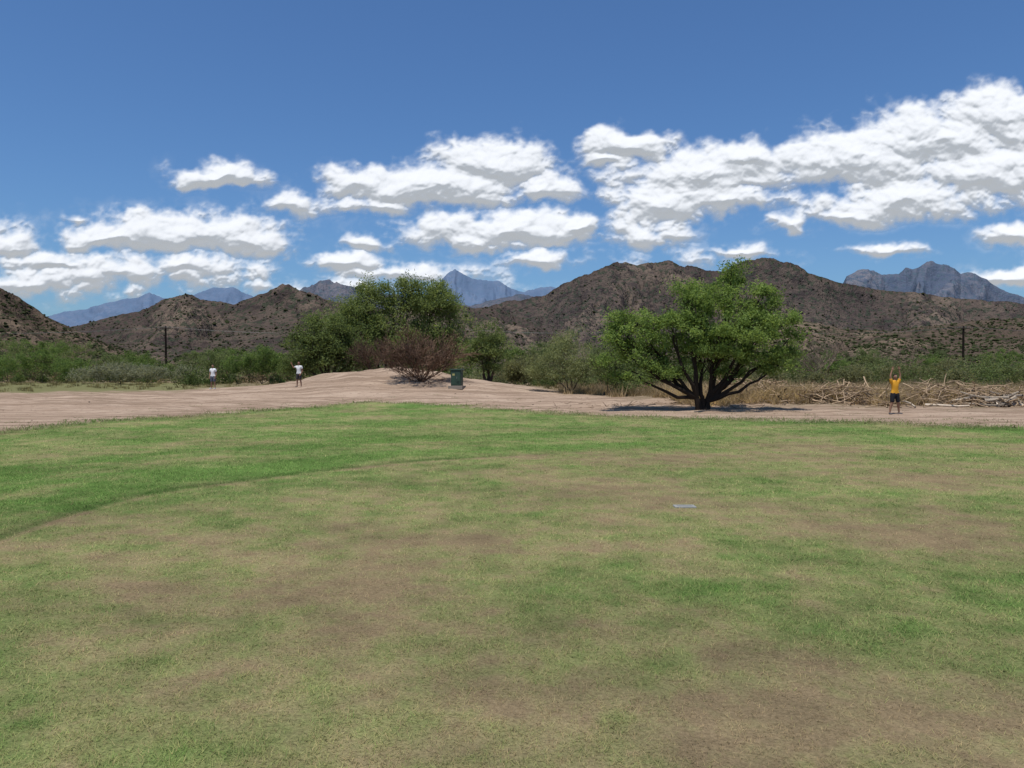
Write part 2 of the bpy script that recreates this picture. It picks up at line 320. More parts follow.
# ------------------------------------------------------------------ clouds (cumulus sheet, sunlit, with emission added for scattered light)
CL = [(215, 177, 44, 15, 1), (490, 166, 72, 27, 1), (430, 190, 95, 24, 1), (355, 186, 45, 22, .85), (385, 207, 60, 12, .7), (545, 192, 42, 17, .9), (298, 208, 42, 14, .6),
      (175, 236, 98, 24, 1), (245, 243, 45, 20, .85), (115, 241, 55, 10, .8), (130, 274, 140, 22, .70), (40, 287, 80, 22, .70), (180, 266, 70, 14, .7), (15, 248, 28, 10, .8), (75, 220, 12, 5, .6), (60, 262, 70, 12, .65),
      (345, 264, 38, 12, .85), (372, 243, 26, 9, .75), (410, 275, 80, 12, .6), (512, 232, 98, 20, .95), (470, 242, 55, 13, .8), (575, 228, 40, 13, .8), (540, 260, 30, 13, .9), (300, 290, 200, 18, .35), (650, 262, 120, 14, .3),
      (628, 147, 50, 17, 1), (605, 160, 26, 10, .7), (700, 174, 88, 28, 1), (662, 205, 58, 32, .88), (648, 236, 38, 20, .75), (748, 162, 42, 18, .95), (725, 200, 55, 20, .75),
      (860, 164, 88, 33, 1), (930, 143, 92, 36, 1), (1005, 121, 72, 33, 1), (905, 202, 95, 22, .85), (850, 215, 44, 16, .75), (985, 176, 78, 28, 1), (1090, 130, 90, 46, 1), (1080, 190, 80, 20, .8),
      (790, 226, 24, 11, .85), (742, 254, 30, 9, .8), (880, 254, 42, 8, .75), (1015, 235, 34, 18, .85), (1005, 280, 36, 11, .8), (1150, 260, 90, 20, .8), (-90, 240, 90, 30, 1), (-120, 180, 60, 20, .8)]
du = .00125
gaz = np.arange(math.radians(-44), math.radians(44), du); gel = np.arange(.05, .42, du)
EL, AZ = np.meshgrid(gel, gaz, indexing='ij')
PX = np.tan(AZ) * F + 512; PY = HZ - EL / np.cos(AZ) * F
X_ = PX / 105; Y_ = PY / 78
wx = fbm(X_ * 2.0, Y_ * 2.0, 4, 201); wy = fbm(X_ * 2.0 + 7, Y_ * 2.0 + 3, 4, 202)
qx = PX + wx * 20; qy = PY + wy * 11
m = np.full(AZ.shape, -2.0)
for cx, cy, w, h, s in CL:
    dy = qy - cy; hh = np.where(dy > 0, h * .76, h * 1.05)
    q = 1 - np.sqrt(((qx - cx) / (w * 1.12)) ** 2 + (dy / hh) ** 2)
    q = np.where(q > 0, q * s, q) - (1 - s) * .30
    mx = np.maximum(m, q); m = mx + .09 * np.exp(-np.abs(m - q) * 9) * (mx > -.6)
nlo = fbm(X_ * 2.2, Y_ * 2.2, 3, 301, .5)
Xw = X_ + .10 * wx; Yw = Y_ + .10 * wy
u1 = bulge(Xw * 4.5, Yw * 4.5, 401); u2 = bulge(Xw * 10, Yw * 10, 402); u3 = bulge(Xw * 21, Yw * 21, 403)
nhi = fbm(X_ * 14, Y_ * 14, 4, 311, .55)
det = (u1 - .6) * .50 + (u2 - .6) * .26 + (u3 - .6) * .12
Dn = m * 1.2 + nlo * .50 + det + nhi * .16 - .05
alpha = sst(-.14, .54, Dn) ** 1.35 * .98
veil = sst(-.75, .25, m * 1.2 + nlo * .9 + nhi * .25) * .22 * sst(.30, .12, EL) * sst(-.25, .3, nlo + .5 * nhi)
alpha = 1 - (1 - alpha) * (1 - veil)
core = np.clip(m * 1.2 + nlo * .45 + .25, 0, 1.3); env = sst(-.1, .5, Dn)
Hpx = 40 * np.sqrt(core + .06) + env * (7.0 * u1 + 2.8 * u2 + 1.0 * u3 + .7 * nhi)
ge, ga = np.gradient(Hpx, du * F)
k1 = 1 / np.sqrt(1 + .5 * (ge ** 2 + ga ** 2)); up_ = -ge * k1; rt_ = -ga * k1
tw = np.stack([-np.sin(AZ), -np.cos(AZ), 0 * AZ], -1); rtv = np.stack([np.cos(AZ), -np.sin(AZ), 0 * AZ], -1)
nv = tw * 1.0 + rtv * rt_[..., None] * .7; nv[..., 2] += up_ * .95 + .38; nv /= np.linalg.norm(nv, axis=-1)[..., None]
Rc = 15000.0
rad = (Rc - 110 * np.sqrt(np.clip(core, 0, 1.3) + .05)) / (1 - .45 * EL)
X = rad * np.sin(AZ); Y = rad * np.cos(AZ); Z = rad * EL + H
fc = grid_faces(len(gel), len(gaz)); al = alpha.ravel(); fc = fc[al[fc].max(1) > .006]
used, inv = np.unique(fc, return_inverse=True); fc = inv.reshape(-1, 4)
cm, n, out = newmat('cloud_vapour')
d = n.new('ShaderNodeBsdfDiffuse'); d.inputs[0].default_value = (.40, .39, .38, 1); n.put(d.inputs['Normal'], n.attr('relief', 'Vector'))
em = n.new('ShaderNodeEmission'); em.inputs[0].default_value = (.90, .95, 1.0, 1); em.inputs[1].default_value = .41  # even glow added in place of light scattered inside the cloud
ad = n.new('ShaderNodeAddShader'); tr = n.new('ShaderNodeBsdfTransparent'); m3 = n.new('ShaderNodeMixShader'); n.put(m3.inputs[0], n.attr('alpha'))
L = n.nt.links.new; L(d.outputs[0], ad.inputs[0]); L(em.outputs[0], ad.inputs[1]); L(tr.outputs[0], m3.inputs[1]); L(ad.outputs[0], m3.inputs[2]); L(m3.outputs[0], out.inputs[0])
try: cm.cycles.emission_sampling = 'NONE'
except Exception as ex: print(ex)
b = B(); b.add(np.stack([X, Y, Z], -1).reshape(-1, 3)[used], fc); clouds = b.obj('clouds', [cm], True); vattr(clouds, 'alpha', al[used])
av = clouds.data.attributes.new('relief', 'FLOAT_VECTOR', 'POINT'); av.data.foreach_set('vector', nv.reshape(-1, 3)[used].astype(np.float32).ravel())

# ------------------------------------------------------------------ plants
def wpt(px, row, d): return np.array([(px - 512) / F * d, d, H - (row - HZ) / F * d])
def bez(p0, p1, p2, n=7):
    t = np.linspace(0, 1, n)[:, None]; return (1 - t) ** 2 * p0 + 2 * t * (1 - t) * p1 + t * t * p2
def tree(name, px, dist, lobes, nclump, nleaf, ll, lw, lo, hi, tr=.2, cs=.4, deep=.8, stems=1, wcol=(.06, .045, .035), twigs=True, seed=0, fork=.8):
    global rng
    rng = np.random.default_rng(100 + seed); b = B()
    x0 = (px - 512) / F * dist; z0 = float(gz(x0, dist)); base = np.array([x0, dist, z0 - .15]); s = dist / F
    LB = []
    for l in lobes:
        c = wpt(l[0], l[1], dist); rx, rz = l[2] * s, l[3] * s; ry = rx * deep
        c[1] += rng.uniform(-.35, .35) * max(rx, 1) * (1 if len(lobes) > 1 else 0); LB.append((c, np.array([rx, ry, rz]), rx * ry * rz))
    wts = np.array([l[2] for l in LB]) ** .75; wts /= wts.sum()
    idx = rng.choice(len(LB), nclump, p=wts); limb = []
    forks = [base + np.array([(i - (stems - 1) / 2) * tr * 2.2 + rng.uniform(-.1, .1), rng.uniform(-.2, .2), fork * rng.uniform(.6, 1.2)]) for i in range(stems)]
    for i, fk in enumerate(forks):
        b0 = base + np.array([(i - (stems - 1) / 2) * tr * .9, rng.uniform(-.5, .5) * tr, 0]); tube(b, bez(b0, (b0 + fk) / 2 + rng.normal(0, .06, 3), fk, 5), tr * np.linspace(1.25, .8, 5), wcol, 8, 1)
    for c, rd, _ in LB:
        fk = forks[int(np.argmin([np.linalg.norm(f[:2] - c[:2]) for f in forks]))] if stems > 1 else forks[0]
        mid = (fk + c) / 2 + np.array([(c[0] - fk[0]) * .12, 0, -.08 * abs(c[0] - fk[0])]) + rng.normal(0, .12, 3)
        pts = bez(fk, mid, c + np.array([0, 0, rd[2] * .3]), 9); pts[1:-1] += rng.normal(0, .05, (7, 3)); limb.append(pts); tube(b, pts, np.linspace(tr * .72, tr * .12, 9), wcol, 6, 1)
    C = []
    for j in idx:
        c, rd, _ = LB[j]; q = unit(1)[0]; rr_ = rng.random() ** .42; p = c + q * rd * rr_; C.append(p)
        if twigs and rng.random() < .75:
            st = limb[j][rng.integers(3, 9)]; md = (st + p) / 2 + rng.normal(0, .12, 3) + [0, 0, .1]
            tube(b, bez(st, md, p, 4), np.linspace(tr * .16, tr * .04, 4), wcol, 3, 1)
    C = np.array(C); cvar = rng.random(len(C)); csz = cs * rng.uniform(.6, 1.35, len(C)); nl = (nleaf * rng.uniform(.5, 1.4, len(C))).astype(int)
    ii = np.repeat(np.arange(len(C)), nl); sp = rng.normal(0, 1, (len(ii), 3)) * np.array([.6, .6, .42])
    Pn = C[ii] + sp * csz[ii][:, None]; Pn[:, 2] -= .15 * csz[ii] * np.abs(sp[:, 0])
    gnd = gz(Pn[:, 0], Pn[:, 1]) + .03; Pn[:, 2] = np.maximum(Pn[:, 2], gnd + rng.uniform(0, .15, len(Pn)))
    kv = np.clip(cvar[ii] * .65 + rng.random(len(ii)) * .5, 0, 1)[:, None]
    col = np.array(lo) * (1 - kv) + np.array(hi) * kv
    leaves(b, Pn, ll * rng.uniform(.6, 1.3, len(Pn)), lw * rng.uniform(.6, 1.3, len(Pn)), col, 0, .5)
    return b.obj(name, [fol, wood])
GL, GH = (.080, .128, .032), (.275, .365, .112)
tree('mesquite_tree', 702, 35.5, [(640, 330, 34, 26), (690, 308, 36, 26), (735, 292, 36, 24), (768, 328, 32, 32), (720, 332, 50, 26), (655, 354, 34, 16), (755, 356, 38, 13), (613, 345, 18, 24), (620, 330, 20, 20), (787, 345, 14, 20), (732, 268, 18, 10), (700, 344, 44, 22), (628, 372, 24, 10), (665, 314, 22, 16), (668, 371, 28, 7), (690, 287, 14, 8), (760, 300, 18, 14), (778, 368, 18, 8), (735, 372, 20, 6)],
     330, 185, .155, .054, GL, GH, tr=.155, cs=.34, stems=3, wcol=(.035, .027, .022), seed=1, fork=.8)
DL, DH = (.080, .115, .038), (.26, .305, .115)
tree('palo_verde_tree', 385, 67, [(368, 310, 26, 24), (395, 298, 24, 18), (346, 320, 22, 22), (385, 335, 34, 22), (412, 298, 20, 18), (372, 290, 14, 11), (405, 283, 14, 7), (395, 355, 30, 16)], 260, 120, .26, .08, DL, DH, tr=.2, cs=.64, stems=3, seed=2)
tree('palo_verde_tree', 436, 69, [(430, 303, 24, 20), (452, 318, 17, 22), (428, 335, 30, 22), (440, 290, 15, 10), (456, 345, 14, 18), (440, 358, 26, 14)], 200, 120, .26, .08, DL, (.27, .32, .12), tr=.2, cs=.64, stems=3, seed=3)
tree('mesquite_tree', 330, 63, [(325, 334, 26, 20), (340, 352, 34, 18), (308, 348, 22, 20), (345, 336, 22, 22), (318, 322, 14, 9), (302, 366, 22, 11), (360, 360, 22, 14)], 230, 120, .24, .08, (.06, .086, .03), (.185, .23, .088), tr=.18, cs=.6, stems=2, seed=4)
tree('palo_verde_tree', 488, 58, [(487, 338, 18, 17), (480, 353, 23, 14), (498, 352, 15, 14), (488, 366, 18, 8)], 90, 130, .2, .06, (.08, .115, .04), (.22, .26, .10), tr=.12, cs=.48, stems=3, seed=5)
tree('shrub', 572, 49, [(572, 342, 20, 18), (560, 364, 28, 18), (588, 368, 24, 18), (540, 370, 16, 11)], 110, 115, .17, .045, (.11, .13, .06), (.29, .31, .155), tr=.06, cs=.48, stems=3, wcol=(.1, .08, .06), seed=6, fork=.4)
tree('shrub', 606, 46, [(606, 360, 18, 24), (622, 378, 20, 12)], 60, 120, .16, .05, (.08, .11, .045), (.22, .26, .11), tr=.06, cs=.45, stems=3, wcol=(.1, .08, .06), seed=7, fork=.4)
G1 = ((.065, .105, .032), (.185, .255, .083)); G2 = ((.085, .115, .048), (.215, .25, .112)); G3 = ((.16, .165, .11), (.30, .30, .21)); G4 = ((.11, .115, .06), (.24, .24, .125))
for i, (px, d, lb, gg) in enumerate([
    (42, 84, [(42, 361, 26, 13), (20, 366, 16, 10)], G1), (5, 90, [(5, 352, 24, 16), (-30, 350, 26, 18)], G2),
    (262, 78, [(262, 360, 24, 14), (240, 364, 18, 10), (282, 365, 12, 10)], G1), (120, 76, [(120, 372, 30, 8), (155, 372, 18, 7), (90, 373, 16, 6)], G3),
    (190, 80, [(190, 374, 16, 6)], G3), (215, 88, [(215, 360, 20, 10)], G2), (530, 62, [(528, 368, 18, 13), (513, 372, 12, 9)], G4),
    (905, 66, [(905, 375, 26, 11)], G4), (985, 70, [(985, 372, 30, 12), (1020, 374, 20, 11)], G2), (850, 60, [(850, 376, 22, 10)], G4), (755, 55, [(770, 378, 24, 11)], G4),
    (85, 100, [(85, 356, 20, 14)], G2), (140, 100, [(138, 360, 18, 9), (125, 364, 14, 8)], G1), (185, 105, [(194, 360, 14, 9)], G2), (650, 58, [(650, 372, 22, 12)], G2), (935, 90, [(930, 364, 18, 10)], G1), (870, 95, [(872, 360, 18, 12)], G2), (1000, 100, [(1005, 358, 24, 12)], G1), (790, 80, [(795, 366, 18, 12)], G1),
    (70, 80, [(72, 368, 18, 9)], G1), (-5, 78, [(-5, 366, 24, 12)], G1), (25, 98, [(28, 350, 22, 12)], G1), (110, 92, [(112, 362, 18, 9)], G2), (175, 86, [(175, 370, 16, 7)], G2), (225, 95, [(228, 358, 18, 10)], G1), (150, 84, [(148, 369, 18, 8)], G1), (60, 110, [(60, 350, 20, 10)], G1),
    (540, 72, [(542, 356, 16, 14)], G2), (515, 78, [(516, 360, 14, 12)], G1), (560, 82, [(558, 350, 16, 12)], G4), (830, 74, [(832, 366, 20, 13)], G1), (880, 72, [(884, 370, 18, 11)], G2), (950, 76, [(948, 368, 18, 11)], G4), (815, 54, [(812, 382, 18, 9)], G4), (965, 58, [(960, 380, 20, 9)], G4)]):
    tree('shrub', px, d, lb, 46 * len(lb), 90, .2, .07, gg[0], gg[1], tr=.05, cs=.45, stems=2, wcol=(.1, .08, .06), seed=20 + i, fork=.3)
def bare(name, px, d, h, spread, col, n0, depth, r0, seed, tilt=.9, rmin=.009):
    rg = np.random.default_rng(seed); b = B(); x0 = (px - 512) / F * d; base = np.array([x0, d, float(gz(x0, d)) - .05])
    def grow(p, dr, ln, r, k):
        q1 = p + dr * ln * .5 + rg.normal(0, .05 * ln, 3); q2 = q1 + (dr + rg.normal(0, .15, 3) + [0, 0, .08]) * ln * .5
        tube(b, [p, q1, q2], [r, r * .8, r * .6], np.array(col) * rg.uniform(.7, 1.3), 4 if k < 2 else 3)
        if k < depth:
            for _ in range(rg.integers(3, 5)):
                nd = dr + rg.normal(0, .42, 3) * np.array([spread, spread, .8]) + [0, 0, .1]; nd /= np.linalg.norm(nd)
                grow(q1 if rg.random() < .35 else q2, nd, ln * rg.uniform(.6, .85), max(r * .6, rmin), k + 1)
    for _ in range(n0):
        dr = np.array([rg.normal(0, tilt), rg.normal(0, tilt), 1]); dr /= np.linalg.norm(dr); grow(base + rg.normal(0, .1, 3) * [1, 1, 0], dr, h * rg.uniform(.3, .42), r0, 0)
    return b.obj(name, [wood])
bare('dry_shrub', 421, 50, 3.4, 1.3, (.150, .098, .070), 21, 4, .04, 3, .8, .014)
bare('dry_shrub', 372, 57, 2.6, 1.2, (.10, .068, .05), 9, 4, .04, 4, .7, .013)
bare('bare_tree', 822, 66, 4.6, 1.1, (.18, .14, .11), 5, 4, .07, 5, .55)
bare('bare_tree', 905, 78, 3.4, 1.1, (.17, .13, .10), 4, 4, .06, 6, .6)
bare('bare_tree', 100, 105, 3.6, 1.1, (.13, .10, .08), 4, 4, .07, 8, .5)

# desert scrub: one mass of low bushes filling the flat behind the clearing
rng = np.random.default_rng(11)
b = B(); m = 2400
dd = np.exp(rng.uniform(np.log(56), np.log(430), m)); uu = rng.uniform(-.95, .95, m); x = uu * dd
pxs = uu * F + 512; lim = interp(SCRUB, uu) + 10 + np.where(pxs < 190, 26, 0) + np.where((pxs > 230) & (pxs < 520), 2, 0); k = dd > lim; x, dd, uu = x[k], dd[k], uu[k]; m = len(x)
hb = rng.lognormal(.42, .5, m).clip(.4, 4.4) * np.clip(dd / 110, .65, 1.25); wb = hb * rng.uniform(.6, 1.2, m)
kind = rng.random(m)[:, None]; pal = np.where(kind < .45, [[.100, .132, .050]], np.where(kind < .62, [[.07, .095, .036]], np.where(kind < .82, [[.17, .17, .10]], [[.18, .138, .09]]))) * rng.uniform(.6, 1.3, (m, 1))
nl = np.clip(28000 / dd, 60, 350).astype(int); ii = np.repeat(np.arange(m), nl); q = unit(len(ii)); q[:, 2] = np.abs(q[:, 2]); q *= rng.random((len(ii), 1)) ** .4
q *= 1 + .5 * fbm(q[:, 0] * 2 + ii * 3.1, q[:, 1] * 2 + q[:, 2] * 2, 2, 5)[:, None]
C = np.stack([x[ii] + q[:, 0] * wb[ii], dd[ii] + q[:, 1] * wb[ii], gz(x[ii], dd[ii]) + .05 + q[:, 2] * hb[ii]], -1)
sz = np.clip(dd[ii] * .0030, .16, .9) * rng.uniform(.6, 1.3, len(ii))
leaves(b, C, sz, sz * .45, pal[ii] * rng.uniform(.6, 1.5, (len(ii), 1)), 0, .4)
b.obj('desert_scrub', [fol])

def tufts(b, x, y, hh, per, col, wd=.03, spread=.8):
    m = len(x); ii = np.repeat(np.arange(m), per); k = len(ii)
    bx = x[ii] + rng.normal(0, .14, k); by = y[ii] + rng.normal(0, .14, k); bz = gz(bx, by) - .02; h = hh[ii] * rng.uniform(.4, 1.1, k)
    a = rng.uniform(0, 2 * np.pi, k); ln = rng.uniform(.1, spread, k) * h; ph = rng.uniform(0, 2 * np.pi, k)
    p = np.stack([bx, by, bz], -1); s = np.stack([np.cos(ph), np.sin(ph), 0 * ph], -1) * wd / 2; t = p + np.stack([np.cos(a) * ln, np.sin(a) * ln, h], -1)
    tc = rng.uniform(.6, 1.3, m)[ii][:, None]
    b.add(np.stack([p - s, p + s, t], 1), np.arange(3 * k).reshape(-1, 3), np.array(col) * rng.uniform(.55, 1.35, (k, 1)) * tc)
b = B(); m = 2600; u = rng.uniform(.06, .95, m); y = rng.uniform(38.5, 58, m); k = (y > interp(SCRUB, u) + rng.uniform(-1, 3, m)) & (fbm(u * y * .3, y * .3, 3, 8) > -.22); u, y = u[k], y[k]
tufts(b, u * y, y, rng.uniform(.15, .85, len(u)), 34, (.34, .255, .158), .035)
m = 1500; u = rng.uniform(-.9, .06, m); y = rng.uniform(50, 90, m); k = (y > interp(SCRUB, u) + 2) & (fbm(u * y * .3, y * .3, 3, 8) > -.05); u, y = u[k], y[k]
tufts(b, u * y, y, rng.uniform(.1, .45, len(u)), 26, (.24, .20, .10), .04)
m = 1000; x = rng.uniform(8.5, 31, m); y = 41.0 + rng.normal(0, 1.3, m); k = (fbm(x * .35, y * .35, 3, 88) > -.15) & (y > 38.2); x, y = x[k], y[k]
tufts(b, x, y, rng.uniform(.25, 1.15, len(x)), 40, (.47, .355, .225), .035, 1.8)
m = 700; u = rng.uniform(-.7, .7, m); y = interp(EDGE, u) + rng.exponential(1.6, m) - .5
tufts(b, u * y, y, rng.uniform(.03, .10, m), 22, (.16, .19, .075), .02, 1.2)
b.obj('dry_grass', [fol])
# brush pile
b = B()
def sticks(n, cx, cy, sx, sy, hz, lmin, lmax, rmin, rmax, col):
    for _ in range(n):
        x = cx + rng.normal(0, sx); y = cy + rng.normal(0, sy); hgt = hz * math.exp(-((x - cx) / (sx * 1.6)) ** 2 - ((y - cy) / (sy * 1.6)) ** 2)
        z = float(gz(x, y)) + rng.uniform(.02, 1) * hgt; a = rng.uniform(0, 2 * np.pi); el = np.clip(rng.normal(0, .32), -.6, .6); L_ = rng.uniform(lmin, lmax)
        d = np.array([math.cos(a) * math.cos(el), math.sin(a) * math.cos(el), math.sin(el)]); p = np.array([x, y, z]); r0 = rng.uniform(rmin, rmax)
        P_ = bez(p - d * L_ / 2, p + rng.normal(0, .1 * L_, 3), p + d * L_ / 2, 5); P_[:, 2] = np.maximum(P_[:, 2], gz(P_[:, 0], P_[:, 1]) + r0 * .6)
        tube(b, P_, np.linspace(r0, r0 * .45, 5), np.array(col) * rng.uniform(.6, 1.3), 5)
for cx, cy, sx, sy, hz, nn2 in ((13.2, 41.5, 1.6, .9, 1.1, 260), (17.6, 40.2, 2.0, .9, 1.1, 320), (22.5, 39.6, 2.4, 1.0, 1.25, 400), (27, 39.2, 2.0, 1, 1.15, 260), (11, 41.2, .7, .5, .6, 60)):
    sticks(nn2, cx, cy, sx, sy, hz, .5, 1.9, .014, .042, (.37, .275, .185))
sticks(34, 24.5, 38.6, 2.4, .6, .8, 1.0, 2.2, .05, .11, (.46, .39, .31)); sticks(60, 10.8, 41.3, .8, .5, .5, .5, 1.4, .01, .03, (.07, .055, .045)); sticks(120, 8, 38.5, 3.2, 1.0, .12, .2, .8, .008, .02, (.26, .19, .13))
sticks(90, 20, 40.5, 5, .8, .7, .6, 1.6, .02, .05, (.10, .075, .06))
b.obj('brush_pile', [wood])
b = B(); m = 500; u = rng.uniform(-.75, .75, m); y = rng.uniform(25, 62, m); e = zones(u * y, y)[0]; k = (e > .2) & (fbm(u * y * .4, y * .4, 3, 18) > .0); u, y = u[k], y[k]
for x_, y_ in zip(u * y, y):
    r0 = min(.010 * math.exp(rng.exponential(.5)), .05); j = rng.normal(0, .22, (35, 3))
    ellipsoid(b, (x_, y_, float(gz(x_, y_)) + r0 * .2), (r0 * rng.uniform(.8, 1.6), r0 * rng.uniform(.8, 1.4), r0 * .7), np.array([.22, .165, .12]) * rng.uniform(.5, 1.3), 0, 7, 5, lambda v: v + j)
b.obj('stones', [stone])

# ------------------------------------------------------------------ utility poles + wires
poles = [(-170, 168), (166, 172), (432, 176), (700, 172), (963, 165), (1300, 160)]
tops = []; par = bpy.data.objects.new('power_line', None); scene.collection.objects.link(par)
for px, d in poles:
    b = B(); x = (px - 512) / F * d; z0 = float(gz(x, d)); ht = H + (HZ - 326) / F * d - z0
    tube(b, [(x, d, z0 - .3), (x, d, z0 + ht * .5), (x, d, z0 + ht)], [.27, .24, .20], (.022, .018, .015), 8)
    box(b, (x, d - .25, z0 + ht - .5), (2.4, .14, .16), (.05, .04, .035))
    for o in (-1.05, -.35, .35, 1.05):
        tube(b, [(x + o, d - .25, z0 + ht - .42), (x + o, d - .25, z0 + ht - .3), (x + o, d - .25, z0 + ht - .16)], [.05, .08, .04], (.2, .18, .16), 6)
    tube(b, [(x - .7, d - .16, z0 + ht - .55), (x, d - .16, z0 + ht - 1.1)], [.03, .03], (.08, .07, .06), 4)
    tube(b, [(x + .7, d - .16, z0 + ht - .55), (x, d - .16, z0 + ht - 1.1)], [.03, .03], (.08, .07, .06), 4)
    b.obj('utility_pole', [wood]); tops.append((x, d - .25, z0 + ht - .16))
b = B()
for p, q in zip(tops[:-1], tops[1:]):
    for o in (-1.05, .35, 1.05):
        t = np.linspace(0, 1, 16); pts = np.stack([p[0] + o + (q[0] - p[0]) * t, p[1] + (q[1] - p[1]) * t, p[2] + (q[2] - p[2]) * t - 6.0 * t * (1 - t)], -1); tube(b, pts, np.full(16, .013), (.08, .08, .08), 4)
b.obj('wires', [paint], parent=par)

# ------------------------------------------------------------------ electrical cabinet
b = B(); x, y = (457 - 512) / F * 47, 47.0; z0 = float(gz(x, y)); GC = (.028, .055, .036)
box(b, (0, 0, .03), (.95, .85, .22), (.26, .22, .18), 1, .015); box(b, (0, 0, .62), (.66, .6, .96), GC, 0, .02); box(b, (0, -.01, 1.13), (.74, .7, .07), (.04, .075, .05), 0, .02)
box(b, (0, -.306, .60), (.58, .02, .8), (.03, .06, .04), 0, .006); box(b, (-.0, -.319, .6), (.008, .008, .78), (.015, .02, .015), 0, 0); box(b, (.07, -.325, .62), (.04, .03, .12), (.12, .12, .12), 0, .006)
for zz in (.3, .9): tube(b, [(-.295, -.318, zz - .05), (-.295, -.318, zz + .05)], [.014, .014], (.08, .09, .08), 6)
box(b, (-.14, -.318, .82), (.16, .006, .12), (.35, .32, .12), 0, 0)
for i in range(5): box(b, (.15, -.318, .3 + i * .03), (.2, .008, .01), (.02, .035, .025), 0, 0)
o = b.obj('electrical_cabinet', [paint, stone]); o.location = (x, y, z0); o.rotation_euler = (0, 0, math.radians(-12)); o.scale = (.95, .95, 1.0)
b = B(); d = 10.7; x = (685 - 512) / F * d; zz = float(gz(x, d)); box(b, (x, d, zz - .003), (.30, .18, .044), (.25, .25, .235), 0, .012); box(b, (x, d, zz + .021), (.20, .10, .006), (.21, .21, .20), 0, .002)
b.obj('yardage_marker_plate', [stone])

